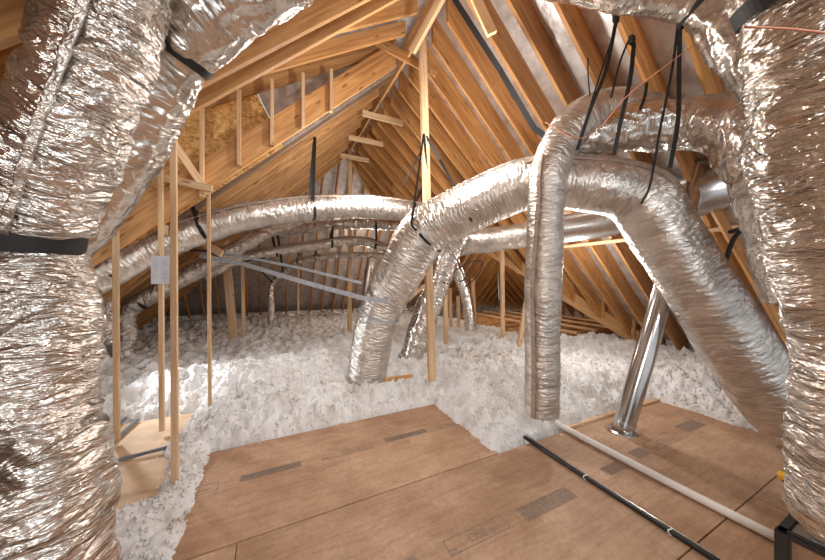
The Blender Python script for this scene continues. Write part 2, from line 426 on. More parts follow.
def band(d, frac, width, mat, name='strap_band', grow=1.02, tilt=0.0, label=None, thick=0.004):
    """a tight band round duct d"""
    ss, C, rad, T, N, B = DUCTS[d.name]; s0 = frac * ss[-1]
    g = lambda A: np.array([np.interp(s0, ss, A[:, j]) for j in range(3)])
    c = g(C); t_ = g(T); n_ = g(N); b_ = g(B); r = np.interp(s0, ss, rad) * grow
    k = 64; a = np.linspace(0, 2*np.pi, k, endpoint=False); V = []; 
    prof = [(-width/2, 0), (width/2, 0), (width/2, thick), (-width/2, thick)]
    for x, y in prof:
        wob = 0.006*np.sin(3*a+1) + tilt*np.sin(a+0.6)
        V.append(c + (r+y)*(np.cos(a)[:, None]*n_ + np.sin(a)[:, None]*b_) + (x + wob)[:, None]*t_)
    V = np.array(V).transpose(1, 0, 2).reshape(-1, 3) - np.array(d.location)
    i = np.arange(k); j = (i+1) % k
    fs = [np.stack([i*4+p, i*4+(p+1) % 4, j*4+(p+1) % 4, j*4+p], -1) for p in range(4)]
    me = mesh_from(V, np.concatenate(fs), None, False, name)
    o = link(name, me, mat); o.parent = d
    if label: o['label'] = label
    return o
def seam(d, ang, width, f0=0.0, f1=1.0, mat=None, name='foil_seam', lift=0.006, kind='ring', seed=1.0, amp=1.0):
    """a taped flap running along the duct at angle ang"""
    ss, C, rad, T, N, B = DUCTS[d.name]
    sel = (ss >= f0*ss[-1]) & (ss <= f1*ss[-1]); s = ss[sel]; r0 = rad[sel]
    ws = np.linspace(-0.5, 0.5, 7) * width; V = []
    for layer in (0.012, -0.002):
        for w in ws:
            t = ang + w/r0 + 0.06*np.sin(s*4)
            r = r0 + lift + layer + 0.004*pn(s*14, w*20+seed, 0*s) + disp(kind, s, t % (2*np.pi), r0, seed, amp)*0.8
            V.append(C[sel] + r[:, None]*(np.cos(t)[:, None]*N[sel] + np.sin(t)[:, None]*B[sel]))
    V = np.array(V); k, m, _ = V.shape
    order = list(range(7)) + list(range(13, 6, -1))
    V = V[order].transpose(1, 0, 2).reshape(-1, 3) - np.array(d.location)
    idx = np.arange(m*14).reshape(m, 14); nx = np.roll(idx, -1, axis=1)
    q = np.stack([idx[:-1], nx[:-1], nx[1:], idx[1:]], -1).reshape(-1, 4)
    uv = np.stack([np.repeat(s, 14), np.tile(np.arange(14)*0.01, m)], -1)
    me = mesh_from(V, q, uv, True, name)
    o = link(name, me, mat or M['tape']); o.parent = d
    return o
def ang(d, frac, v):
    ss, C, rad, T, N, B = DUCTS[d.name]; i = int(frac*(len(ss)-1)); v = np.array(v)
    return math.atan2(v.dot(B[i]), v.dot(N[i]))
CAMV = (-SN, -CS, 0); CAML = (-CS, SN, 0)
def ribbon(name, pts, width, mat, side=None, thick=0.003, parent=None, smoothds=None):
    """flat strap through world points"""
    C = np.array([tuple(p) for p in pts], float)
    if smoothds: _, C = spline(C, smoothds)
    T = np.gradient(C, axis=0); T /= np.linalg.norm(T, axis=1)[:, None] + 1e-9
    if side is None: side = (Vector(C[len(C)//2]) - Vector((0, 0, 1.6))).cross(Vector(T[len(C)//2])); 
    sd = np.tile(np.array(tuple(Vector(side).normalized())), (len(C), 1))
    sd = sd - T*(sd*T).sum(1)[:, None]; sd /= np.linalg.norm(sd, axis=1)[:, None] + 1e-9
    nn = np.cross(T, sd)
    V = np.stack([C - sd*width/2 - nn*thick/2, C + sd*width/2 - nn*thick/2, C + sd*width/2 + nn*thick/2, C - sd*width/2 + nn*thick/2], 1).reshape(-1, 3)
    base = C.mean(0); m = len(C); idx = np.arange(m*4).reshape(m, 4); nx = np.roll(idx, -1, axis=1)
    q = np.stack([idx[:-1], nx[:-1], nx[1:], idx[1:]], -1).reshape(-1, 4)
    q = np.concatenate([q, [idx[0][::-1], idx[-1]]])
    o = link(name, mesh_from(V - base, q, None, False, name), mat); o.location = base
    if parent: o.parent = parent; o.matrix_parent_inverse = parent.matrix_basis.inverted()
    return o
def hanger(d, frac, anchor, width, label, group=None, mat=None, spread=0.03, grow=1.03, under=True):
    """webbing loop: from the anchor round the underside of duct d and back"""
    ss, C, rad, T, N, B = DUCTS[d.name]; s0 = frac*ss[-1]
    g = lambda A: Vector([float(np.interp(s0, ss, A[:, j])) for j in range(3)])
    c = g(C); t = g(T).normalized(); r = float(np.interp(s0, ss, rad)) * grow
    A = Vector(anchor)
    up = (A - c); up = (up - t*up.dot(t)).normalized(); e = t.cross(up).normalized()
    pts = [A + e*spread*0.3]
    for k in range(13):
        th = math.radians(10 - 200*k/12)
        pts.append(c + r*(math.cos(th)*e + math.sin(th)*up))
    pts.append(A - e*spread*0.3)
    o = ribbon('hanger_strap', pts, width, mat or M['black'], side=t)
    tag(o, label, 'strap', group)
    return o
def wire(name, pts, r, mat, parent=None, ds=0.03, n=8):
    return tube(name, [(*Vector(p), r) for p in pts], mat, 'smooth', ds, n, parent=parent)

# ================================================================== SETTING
LIFT = 0.395
def st(o): o['kind'] = 'structure'; return o
prism('floor', [(-4.5, -2), (12, -2), (12, 12.5), (-4.5, 12.5)], lambda u, v: -0.30, 0.04, M['old'])['kind'] = 'structure'
st(prism('ceiling', [(1.83, -1.5), (7.2, -1.5), (7.2, 2.9), (3.0, 7.1), (6.8, 11.1), (1.83, 7.7)], lambda u, v: zR(u) + LIFT, 0.02, M['deck']))
st(prism('ceiling', [(1.83, -1.5), (1.83, 2.5), (-3.4, 2.5), (-3.4, -1.5)], lambda u, v: zL(u) + LIFT, 0.02, M['deck']))
st(prism('ceiling', [(1.58, 2.3), (1.84, 2.3), (1.84, 4.4), (1.58, 4.4)], lambda u, v: zR(u) + LIFT, 0.02, M['deck']))
st(prism('ceiling', [(1.83, 2.5), (1.83, 4.2), (-3.4, 4.2), (-3.4, 2.5)], lambda u, v: zS(u) + LIFT - 0.03, 0.02, M['deck']))
st(prism('ceiling', [(1.83, 4.1), (1.83, 7.7), (-3.1, 11.1), (-3.4, 11.1), (-3.4, 4.1)], lambda u, v: zL(u) + LIFT, 0.02, M['deck']))
st(prism('ceiling', [(1.83, 7.7), (-3.4, 11.3), (7.1, 11.3)], lambda u, v: zH(v) + LIFT, 0.02, M['deck']))
st(prism('ceiling', [(3.0, 7.1), (6.4, 7.1), (10.3, 11.2), (6.6, 11.2)], lambda u, v: zW(v) + LIFT, 0.02, M['deck']))
st(prism('ceiling', [(6.9, 3.1), (10.3, 3.1), (6.4, 7.1), (3.0, 7.1)], lambda u, v: zN(v) + LIFT, 0.02, M['deck']))
st(prism('ceiling', [(10.4, 3.1), (10.4, 11.2), (6.4, 7.1)], lambda u, v: zR2(u) + LIFT, 0.02, M['deck']))
def wallbox(name, u0, u1, v0, v1, z1=0.62):
    st(prism(name, [(u0, v0), (u1, v0), (u1, v1), (u0, v1)], lambda u, v: -0.26, z1 + 0.26, M['deck']))
wallbox('wall_left', -3.45, -3.30, -1.5, 11.3)
wallbox('wall_back', -3.45, 10.6, 11.25, 11.35)
wallbox('wall_right', 7.10, 7.2, -1.5, 3.1)
wallbox('wall_wing_front', 7.1, 10.6, 3.0, 3.1)
wallbox('wall_wing_end', 10.45, 10.55, 3.1, 11.3)

# ------------------------------------------------------------------ roof timbers
HR = 0.29; WR = 0.042
def rafter(p0, p1, label, group, mat=None, h=HR, w=WR):
    o = beam('rafter', p0, p1, w, h, mat or M['rafter'], lift=h/2, cut0='plumb', cut1='plumb')
    return tag(o, label, 'rafter', group)
o = beam('ridge_board', (1.83, -1.5, zR(1.83) + 0.10), (1.83, 7.7, zR(1.83) + 0.10), 0.04, 0.28, M['beam']); tag(o, 'long ridge board running along the peak between both roof slopes', 'ridge board')
SP = 0.37
# right slope; numbered from the tall centre post
vs = [2.306 + SP * k for k in range(-9, 23)]
for i, V in enumerate(vs):
    k = i - 12
    if V <= 3.25: U1 = 7.05
    elif V < 7.1: U1 = 10.15 - V
    else: U1 = V - 4.2
    U0 = 1.87 if V <= 7.7 else 1.83 + (V - 7.7) * 1.46
    if U1 - U0 < 0.25: continue
    if k < 0: lab = 'orange pine rafter on the right slope, %s nearer the camera than the centre post' % ORD[-k - 1]
    else: lab = 'pine rafter on the right slope, %s beyond the tall centre post' % ORD[k]
    rafter((U0, V, zR(U0)), (U1, V, zR(U1)), lab, 'rafters of the right roof slope')
# left slope
def leftspan(V): return -3.2 if V <= 7.7 else -3.2, (1.79 if V <= 7.7 else 1.83 - (V - 7.7) * 1.45)
near = [2.50, 2.30] + [2.30 - SP * k for k in range(1, 10)]
for i, V in enumerate(near):
    rafter((-3.3, V, zL(-3.3)), (1.79, V, zL(1.79)), 'pine rafter on the left slope above the ducts, %s back from the dormer opening' % ORD[i], 'near rafters of the left roof slope', M['beam'])
far = [4.05 + SP * k for k in range(0, 18)]
for i, V in enumerate(far):
    U1 = 1.79 if V <= 7.7 else 1.83 - (V - 7.7) * 1.45
    if U1 + 3.2 < 0.4: continue
    rafter((-3.3, V, zL(-3.3)), (U1, V, zL(U1)), 'pine rafter on the left slope, %s behind the stud frame with the paper' % ORD[i], 'far rafters of the left roof slope', M['old'] if i == 1 else M['beam'])
for i, V in enumerate([2.72, 3.06, 3.42, 3.80, 4.13]):
    rafter((-3.3, V, zS(-3.3)), (1.79, V, zS(1.79)), 'low-pitched dormer rafter above the OSB panel, %s from the camera' % ORD[i], 'dormer rafters', M['beam'], h=0.18)
# hip end
for i in range(26):
    U = -3.0 + 0.39 * i
    if U > 6.7: break
    vt = 7.7 + (1.83 - U) / 1.45 if U < 1.83 else 7.7 + (U - 1.83) / 1.46
    if 11.2 - vt < 0.15: continue
    rafter((U, 11.2, zH(11.2)), (U, vt, zH(vt)), 'rafter of the sloping far end wall, %s counted from the left' % ORD[i], 'rafters of the far hip end', h=0.14)
for a, b, lab in (((1.83, 7.7, 4.90), (-3.3, 11.24, 0.15), 'left hip rafter of the far end'), ((1.83, 7.7, 4.90), (6.9, 11.17, 0.2), 'right hip rafter of the far end')):
    tag(beam('hip_rafter', a, b, 0.045, 0.22, M['beam'], lift=0.11), lab + ' running down from the ridge', 'rafter')
# valley and wing
o = beam('valley_beam', (2.95, 7.15, zR(2.95) - 0.03), (7.05, 3.05, zR(7.05) - 0.03), 0.06, 0.27, M['beam'], lift=0.09); tag(o, 'wide diagonal valley beam crossing the right slope above the side wing', 'beam')
o = beam('valley_beam', (3.0, 7.1, zR(3.0)), (6.85, 11.1, zR(6.85)), 0.05, 0.22, M['beam'], lift=0.1); tag(o, 'far diagonal valley beam at the left edge of the side wing', 'beam')
o = beam('ridge_board', (2.9, 7.1, 4.05), (6.45, 7.1, 4.05), 0.04, 0.26, M['beam']); tag(o, 'short ridge board of the side wing', 'ridge board')
o = beam('hip_rafter', (6.4, 7.1, 3.9), (10.3, 11.1, 0.25), 0.045, 0.22, M['beam'], lift=0.11); tag(o, 'hip rafter in the far corner of the side wing', 'rafter')
for i in range(20):
    U = 3.4 + 0.39 * i
    v0 = 11.1 if U > 6.8 else U + 4.3
    v1 = 7.1 if U <= 6.4 else 7.1 + (U - 6.4) * 1.025
    if v0 - v1 < 0.2 or U > 10.1: continue
    rafter((U, v0, zW(v0)), (U, v1, zW(v1)), 'jack rafter on the back slope of the side wing, %s from the left' % ORD[i], 'back slope rafters of the side wing')
for i in range(19):
    V = 10.8 - 0.39 * i
    u1 = 6.4 + (V - 7.1) * 0.975 if V > 7.1 else 6.4 + (7.1 - V) * 0.975
    if 10.3 - u1 < 0.2: continue
    rafter((10.35, V, zR2(10.35)), (u1, V, zR2(u1)), 'rafter on the end slope of the side wing, %s from the far corner' % ORD[i], 'end slope rafters of the side wing')
for i in range(9):
    U = 3.6 + 0.39 * i
    v0 = 10.1 - U if U < 6.9 else 3.2
    rafter((U, v0 + 0.05, zN(v0 + 0.05)), (U, 7.06, zN(7.06)), 'jack rafter on the front slope of the side wing, %s from the valley top' % ORD[i], 'front slope rafters of the side wing')
# purlin under the right rafters
o = beam('purlin', (4.73, 3.62, zR(4.73) - 0.03), (4.73, 0.2, zR(4.73) - 0.03), 0.09, 0.045, M['stud']); tag(o, 'pale horizontal brace nailed across the undersides of the right rafters', 'brace')
# pale collar ties between slopes at the far ridge
for i, (V, dz, ul, ur) in enumerate([(4.9, 0.40, 1.45, 2.22), (5.9, 0.38, 1.45, 2.2), (6.9, 0.36, 1.5, 2.2)]):
    z = zR(1.83) - dz
    o = beam('collar_tie', (ul, V + 0.05, z), (ur, V + 0.05, z + 0.0), 0.04, 0.10, M['stud']); tag(o, 'short pale collar tie under the ridge, %s from the centre post' % ORD[i], 'brace', 'collar ties under the ridge')
# sloping kicker boards seen around the top of the centre post
o = beam('blocking_board', P(377, 42, 4.25), P(437, 74, 4.35), 0.04, 0.13, M['beam']); tag(o, 'thick board sloping down to the right behind the centre post', 'brace')
o = beam('blocking_board', P(447, -12, 3.3), P(412, 52, 3.6), 0.05, 0.10, M['stud']); tag(o, 'pale short board slanting down beside the top of the centre post', 'brace')
o = beam('blocking_board', P(468, -18, 2.9), P(492, 34, 2.9), 0.04, 0.10, M['stud']); tag(o, 'pale offcut nailed between right rafters near the top edge', 'brace')

o = beam('eave_baffle', (-3.1, 11.02, 0.42), (6.6, 11.02, 0.42), 0.02, 0.20, M['foil_crumple']); tag(o, 'crinkled foil strip along the foot of the far end wall', 'foil strip')
# dormer sheathing and its studs
def panel(name, pts, V, thick, mat):
    bm = bmesh.new(); a = [bm.verts.new((u, V, z)) for u, z in pts]; b = [bm.verts.new((u, V + thick, z)) for u, z in pts]
    bm.faces.new(a); bm.faces.new(b[::-1]); k = len(pts)
    for i in range(k): bm.faces.new((a[i], b[i], b[(i+1) % k], a[(i+1) % k]))
    bmesh.ops.recalc_face_normals(bm, faces=bm.faces)
    me = bpy.data.meshes.new(name); bm.to_mesh(me); bm.free(); return link(name, me, mat)
o = panel('sheathing_board', [(-3.3, 0.2), (0.16, 3.38), (-0.16, 4.02), (-3.3, 2.05)], 4.24, 0.012, M['osb']); tag(o, 'orange flaked OSB panel behind the short dormer studs', 'panel')
o = panel('sheathing_board', [(0.165, 3.385), (1.8, 4.90), (1.8, 5.25), (-0.15, 4.025)], 4.24, 0.012, M['deck']); tag(o, 'silver foil-faced panel to the right of the OSB panel', 'panel')
for i, (px, yt, yb) in enumerate([(202, 108, 197), (239, 90, 166), (272, 80, 146), (303, 74, 128), (331, 70, 112)]):
    X = (px - 412.5) / F; D = 3.98 / (CS - SN * X); U = CS * X * D + SN * D
    o = beam('dormer_stud', (U, 3.98, 1.6 + (280 - yb) / F * D), (U, 3.98, 1.6 + (280 - yt) / F * D), 0.042, 0.06, M['stud'])
    tag(o, 'short upright dormer stud in front of the %s, %s from the left' % ('OSB panel' if i < 3 else 'foil panel', ORD[i]), 'stud', 'short dormer studs')

# posts
def post(px0, py0, px1, py1, D, label, w=0.042, h=0.085, D1=None, mat=None, roll=0):
    a = P(px0, py0, D); b = P(px1, py1, D1 or D)
    a.z = max(a.z - 0.12, -0.25) if a.z > 0.05 else a.z
    return tag(beam('wall_stud', a, b, w, h, mat or M['stud'], up=(0, 1, 0)), label, 'stud')
post(117, 427, 115.5, 214, 2.84, 'pale upright stud just right of the crinkled foreground duct', 0.04, 0.05)
post(162, 419, 160.5, 150, 3.0, 'narrow upright stud that the white paper hangs on', 0.04, 0.05)
p3 = post(175, 484, 173.5, 130, 2.27, 'tall darker stud nearest the camera, its foot on the floor panel', 0.042, 0.042)
post(210, 402, 208.5, 183, 3.36, 'slim upright stud standing right of the nearest post, foot in insulation', 0.035, 0.035)
post(432, 372, 422, 30, 3.93, 'tall centre post rising from the insulation to the ridge', 0.10, 0.06)
post(349.5, 330, 350, 150, 7.4, 'distant tall stud between the hanging straps and the bent duct', 0.10, 0.05)
post(234, 338, 224, 232, 6.3, 'leaning pale stud behind the slim post', 0.16, 0.05)
post(244, 336, 242, 240, 6.6, 'thin far stud just right of the leaning one', 0.07, 0.05)
post(298, 318, 299, 222, 8.2, 'very thin far stud under the long silver duct', 0.05, 0.05)
post(503, 345, 502, 248, 6.2, 'upright stud in the side wing below the valley beam', 0.09, 0.05)
post(518, 346, 532, 268, 5.7, 'leaning stud beside the upright one in the side wing', 0.10, 0.05)
post(446, 338, 445, 270, 5.6, 'stud just right of the centre post behind the second leaning duct', 0.08, 0.05)
post(474, 316, 473, 278, 7.6, 'short distant stud right of the small slanting duct', 0.09, 0.05)
post(451, 330, 450, 288, 7.8, 'far stud between the leaning duct and the small slanting duct', 0.09, 0.05)
post(459, 328, 458, 296, 8.0, 'farthest short stud left of the small slanting duct', 0.09, 0.05)
o = beam('frame_brace', P(138, 172, 3.0), P(212, 189, 3.2), 0.04, 0.075, M['stud']); tag(o, 'short level board joining the tops of the left studs', 'brace')
o = beam('frame_brace', P(174, 144, 3.05), P(208, 194, 3.25), 0.04, 0.075, M['stud']); tag(o, 'diagonal board slanting down to the slim post', 'brace')
o = beam('frame_brace', P(147, 218, 3.5), P(166, 230, 3.2), 0.04, 0.10, M['stud']); tag(o, 'short cleat behind the stud that carries the paper', 'brace')
o = beam('frame_brace', P(190, 235, 4.3), P(222, 254, 4.3), 0.04, 0.10, M['stud']); tag(o, 'short cleat below the long silver duct behind the slim post', 'brace')
o = beam('frame_brace', P(396, 309, 5.9), P(424, 286, 6.2), 0.04, 0.09, M['stud']); tag(o, 'slanting brace low behind the centre post', 'brace')
o = beam('frame_brace', P(690, 165, 3.3), P(792, 345, 3.2), 0.04, 0.09, M['rafter']); 
tag(o, 'dark board slanting down behind the large right elbow duct', 'brace')

# ------------------------------------------------------------------ floor sheets
def sheet(u0, u1, v0, v1, label, top=0.0, th=0.02):
    g = 0.002
    bm = bmesh.new()
    bmesh.ops.create_cube(bm, size=1)
    bmesh.ops.scale(bm, vec=(u1-u0-2*g, v1-v0-2*g, th), verts=bm.verts)
    bmesh.ops.bevel(bm, geom=bm.edges[:], offset=0.0015, segments=1, affect='EDGES')
    me = bpy.data.meshes.new('floor_panel'); bm.to_mesh(me); bm.free()
    o = link('floor_panel', me, M['ply']); o.location = ((u0+u1)/2, (v0+v1)/2, top - th/2)
    return tag(o, label, 'floor panel', 'plywood floor panels')
S1 = sheet(-0.58, 1.90, 2.065, 3.25, 'plywood panel at the back left, three printed marks along it, insulation behind')
S2 = sheet(-0.18, 2.30, 0.83, 2.06, 'wide middle plywood panel in the foreground with the outlined stamp')
S3 = sheet(-2.66, -0.18, 0.83, 2.06, 'plywood panel at the bottom left corner of the platform')
S4 = sheet(2.305, 4.75, 0.83, 2.06, 'plywood panel under the white pipe and the round metal flue')
S5 = sheet(-1.9, 0.58, -0.40, 0.825, 'plywood panel nearest the camera, left side')
S6 = sheet(0.585, 3.20, -0.40, 0.825, 'plywood panel at the bottom right beside the black pipe')
S7 = sheet(3.205, 5.6, -0.40, 0.825, 'plywood panel at the far right beneath the bulky foreground duct')
S8 = sheet(-3.2, -0.70, 2.3, 4.35, 'thin pale board on the lower floor at left under the studs', top=-0.012); S8.data.materials[0] = M['ply_pale']
S9 = sheet(0.0, 0.0001, 0, 0.0001, 'x'); bpy.data.objects.remove(S9)
def stamp(parent, u0, u1, v0, v1, outline=False, text=None):
    z = 0.0012; lx, ly = parent.location.x, parent.location.y
    bm = bmesh.new()
    def rect(a, b, c, d):
        vs_ = [bm.verts.new((x - lx, y - ly, 0.0106)) for x, y in ((a, c), (b, c), (b, d), (a, d))]; bm.faces.new(vs_)
        r = bmesh.ops.extrude_face_region(bm, geom=[bm.faces[-1]] if False else [f for f in bm.faces if set(f.verts) == set(vs_)])
        bmesh.ops.translate(bm, vec=(0, 0, 0.0004), verts=[e for e in r['geom'] if isinstance(e, bmesh.types.BMVert)])
    if outline:
        t = 0.007
        rect(u0, u1, v0, v0+t); rect(u0, u1, v1-t, v1); rect(u0, u0+t, v0, v1); rect(u1-t, u1, v0, v1)
        rect(u0+0.012, u0+0.05, v0+0.01, v0+0.018); rect(u0+0.012, u0+0.06, v0+0.025, v0+0.036)
        rect(u1-0.14, u1-0.05, v0+0.03, v0+0.036); rect(u1-0.14, u1-0.03, v0+0.045, v0+0.05)
    else:
        n = 14; dv = (v1-v0)/n
        for i in range(n): rect(u0 + rnd.uniform(0, .015), u1 - rnd.uniform(0, .015), v0+i*dv, v0+i*dv+dv*0.72)
    me = bpy.data.meshes.new('printed_stamp'); bm.to_mesh(me); bm.free()
    o = link('printed_stamp', me, M['stamp']); o.parent = parent; o['label'] = 'grey printed mark'
    if text:
        cu = bpy.data.curves.new('t', 'FONT'); cu.body = text; cu.size = (v1-v0)*0.75; cu.extrude = 0.0002
        to = bpy.data.objects.new('t', cu); COL.objects.link(to)
        dg = bpy.context.evaluated_depsgraph_get(); me = bpy.data.meshes.new_from_object(to.evaluated_get(dg)); bpy.data.objects.remove(to)
        me.materials.clear(); w = max(v.co.x for v in me.vertices)
        t = link('printed_lettering', me, M['stamp']); t.parent = parent
        t.location = ((u0+u1)/2 - w/2 - lx, v0 + (v1-v0)*0.22 - ly, 0.0112)
stamp(S1, -0.22, 0.25, 2.665, 2.75)
stamp(S1, 0.42, 0.88, 2.665, 2.745, True, 'OSE')
stamp(S1, 1.02, 1.50, 2.68, 2.76)
stamp(S1, 1.63, 1.875, 2.68, 2.75, True, 'OSE')
stamp(S1, -0.565, -0.36, 2.64, 2.75, True)
stamp(S2, 0.945, 1.40, 1.41, 1.52, True, 'OSE')
stamp(S2, 1.53, 2.05, 1.39, 1.51)
stamp(S2, 0.55, 0.76, 1.41, 1.52)
stamp(S4, 2.50, 2.74, 1.42, 1.52)
stamp(S4, 2.96, 3.18, 1.44, 1.55)
stamp(S4, 3.26, 3.75, 1.44, 1.57, True, 'OSE')
stamp(S4, 3.95, 4.35, 1.46, 1.60)
o = beam('edge_batten', (2.84, 2.09, 0.012), (4.85, 2.03, 0.012), 0.06, 0.035, M['stud']); tag(o, 'thin wooden batten along the back edge of the right floor panel', 'batten')
o = beam('edge_batten', (2.88, 0.46, 0.02), (3.3, 0.52, 0.02), 0.09, 0.04, M['stud']); tag(o, 'short wood block by the end of the white pipe', 'batten')
for i, (V, z) in enumerate(((3.77, 0.245),)):
    o = beam('floor_joist', (0.2, V, z - 0.1), (3.6, V, z - 0.1), 0.045, 0.2, M['beam']); tag(o, 'joist edge showing as an orange line in the white insulation', 'joist')
o = beam('floor_joist', (2.1, 4.14, 0.155), (4.7, 4.14, 0.155), 0.045, 0.2, M['beam']); tag(o, 'joist edge showing in the insulation just behind the centre post', 'joist')
for i in range(9):
    V = 4.9 + 0.55*i
    o = beam('floor_joist', (5.6 + 0.12*i, V, 0.17), (10.2, V, 0.17), 0.045, 0.2, M['beam']); tag(o, 'bare joist on the floor of the side wing, %s from the front' % ORD[i], 'joist', 'bare joists in the side wing')
for i in range(4):
    U = 6.7 + 0.8*i
    o = beam('floor_joist', (U, 4.6, 0.31), (U + 0.5, 9.6, 0.31), 0.045, 0.06, M['stud']); tag(o, 'flat board lying across the side wing joists, %s from the left' % ORD[i], 'board', 'boards across the side wing joists')

# ------------------------------------------------------------------ insulation
def sd_rect(U, V, u0, u1, v0, v1):
    dx = np.maximum(u0 - U, U - u1); dy = np.maximum(v0 - V, V - v1)
    return np.hypot(np.maximum(dx, 0), np.maximum(dy, 0)) + np.minimum(np.maximum(dx, dy), 0)
def domes(U, V, cell, seed):
    x = U/cell; y = V/cell; xi = np.floor(x).astype(np.int64); yi = np.floor(y).astype(np.int64); best = np.zeros(U.shape)
    for dx in (-1, 0, 1):
        for dy in (-1, 0, 1):
            h = _h(xi+dx, yi+dy, 0*xi+seed)
            px_ = xi+dx+(h & 1023)/1023.0; py_ = yi+dy+((h >> 10) & 1023)/1023.0; rr = 0.55+0.45*((h >> 20) & 1023)/1023.0
            dd_ = ((x-px_)**2+(y-py_)**2)/rr**2
            best = np.maximum(best, rr*np.sqrt(np.maximum(0, 1-dd_)))
    return best
def heap(U, V):
    wob = 0.035*fbm(U*5, V*5, 0*U+3.3, 4)
    d = np.minimum.reduce([sd_rect(U, V, -0.50, 1.88, -3, 3.27), sd_rect(U, V, 1.0, 2.80, -3, 2.12), sd_rect(U, V, 2.5, 4.60, -3, 2.06), sd_rect(U, V, 2.5, 5.6, -3, 0.80), sd_rect(U, V, -3, 0, -3, 2.10)]) + wob
    # bare strip of lower board at the left, with ragged edges
    bare = np.minimum(sd_rect(U, V, -3.4, -1.05, 1.9, 2.8), sd_rect(U, V, -3.4, -0.80, 2.70, 4.42)) + 0.09*fbm(U*2.5, V*2.5, 0*U+9, 4)
    d = np.minimum(d, bare)
    d = np.minimum(d, sd_rect(U, V, 6.1, 12, 5.0, 12) * 0.6 + 0.1*pn(U*2, V*2, 0*U))
    s = np.clip(d/0.5, 0, 1); s = s*s*(3-2*s)
    edge = np.clip(d/0.06, 0, 1)
    leftrise = 0.10*np.exp(-(((U+0.1)/0.9)**2 + ((V-4.4)/0.7)**2)) + 0.12*np.exp(-(((U+2.3)/0.7)**2 + ((V-5.2)/0.9)**2))
    H = 0.07*edge + 0.21*s + (leftrise + 0.10*fbm(U*0.9, V*0.9, 0*U+1, 3)) * s
    H = H - 0.12*np.exp(-((V-3.73)/0.09)**2) * np.clip((U-0.7)*3, 0, 1) * np.clip((3.1-U)*3, 0, 1) * (0.8+0.9*pn(U*3.2, V, 0*U))
    H = H - 0.12*np.exp(-((V-4.10)/0.09)**2) * np.clip((U-2.2)*3, 0, 1) * np.clip((4.6-U)*3, 0, 1) * (0.9+0.6*pn(U*2.2, V, 0*U))
    # rounded clumps
    wu = U + 0.03*pn(U*9, V*9, 0*U+21); wv = V + 0.03*pn(U*9, V*9, 0*U+33)
    b1 = np.abs(pn(U*5, V*5, 0*U+5))
    H = H + (0.13*b1 + 0.065*domes(wu, wv, 0.115, 1) + 0.045*domes(wu, wv, 0.06, 2) + 0.026*domes(wu, wv, 0.036, 3) + 0.045*pn(U*9, V*9, 0*U+2) + 0.014*pn(U*34, V*34, 0*U+3) - 0.09) * np.clip(d/0.10, 0.15, 1)
    thin = np.clip((3.35 - V)/0.5, 0, 1) * np.clip((-0.35 - U)/0.2, 0, 1)
    H = np.where(d > 0, H*(1-0.62*thin), H)
    H = np.where(d < 0, -0.06 + 0*H, H)
    return H, d
def wool_grid(u0, u1, v0, v1, st_):
    us = np.arange(u0, u1 + st_/2, st_); vs_ = np.arange(v0, v1 + st_/2, st_)
    U, V = np.meshgrid(us, vs_, indexing='ij'); H, d = heap(U, V)
    ju = 0.35*st_*pn(U*31, V*31, 0*U+8)*2; jv = 0.35*st_*pn(U*31, V*31, 0*U+12)*2
    verts = np.stack([U+ju, V+jv, H], -1).reshape(-1, 3)
    idx = np.arange(U.size).reshape(U.shape)
    q = np.stack([idx[:-1, :-1], idx[1:, :-1], idx[1:, 1:], idx[:-1, 1:]], -1).reshape(-1, 4)
    keep = (d.reshape(-1)[q] > -0.03).any(1)
    return verts, q[keep]
va, qa = wool_grid(-3.25, 7.05, 0.5, 5.0, 0.0125)
vb, qb = wool_grid(-3.25, 10.3, 4.99, 11.2, 0.035)
# loose tufts over the surface
nr = np.random.RandomState(4)
bmt = bmesh.new(); bmesh.ops.create_icosphere(bmt, subdivisions=2, radius=1.0)
tv = np.array([v.co[:] for v in bmt.verts]); tf = np.array([[v.index for v in f.verts] for f in bmt.faces]); bmt.free()
shapes = []
for i in range(60):
    qd, _ = np.linalg.qr(nr.normal(size=(3, 3))); qd = qd * np.sign(np.linalg.det(qd)); sh = (tv * nr.uniform(0.45, 1.3, 3)) @ qd
    k = 1 + 0.7*pn(tv[:, 0]*2.3 + i, tv[:, 1]*2.3, tv[:, 2]*2.3) + 0.6*pn(tv[:, 0]*5 + i, tv[:, 1]*5, tv[:, 2]*5)
    shapes.append(sh * np.clip(k, 0.3, 2.2)[:, None])
shapes = np.array(shapes)
NC = 120000
tu = nr.uniform(-3.1, 7.0, NC); tvv = 0.9 + 6.0*nr.rand(NC)**1.3
Hh, dd = heap(tu, tvv)
selm = (dd > 0.0) & (nr.rand(NC) < np.clip(1.3 - 0.22*(tvv-2), 0.1, 1)*0.42)
crm = (dd < 0) & (dd > -0.22) & (tvv > 2.0) & (nr.rand(NC) < 0.035*np.clip(1 + dd/0.22, 0, 1))
TV = []; TF = []; off = 0
for mask, lo, hi in ((selm, 0.004, 0.0145), (crm, 0.002, 0.008)):
    ii = np.where(mask)[0]; n_ = len(ii); r = nr.uniform(lo, hi, n_)
    base = np.stack([tu[ii], tvv[ii], np.maximum(Hh[ii], 0) + r*0.35], 1)
    V_ = shapes[nr.randint(0, 60, n_)] * r[:, None, None] + base[:, None]
    TV.append(V_.reshape(-1, 3)); TF.append((tf[None] + (off + np.arange(n_)*len(tv))[:, None, None]).reshape(-1, 3)); off += n_*len(tv)
TV = np.concatenate(TV); TF = np.concatenate(TF); print('tufts', off)
allv = np.concatenate([va, vb]); qall = np.concatenate([qa, qb + len(va)])
me = mesh_from(allv, qall, None, True, 'blown_insulation'); me2 = mesh_from(TV, TF, None, True, 'tufts')
bmx = bmesh.new(); bmx.from_mesh(me); bmx.from_mesh(me2)
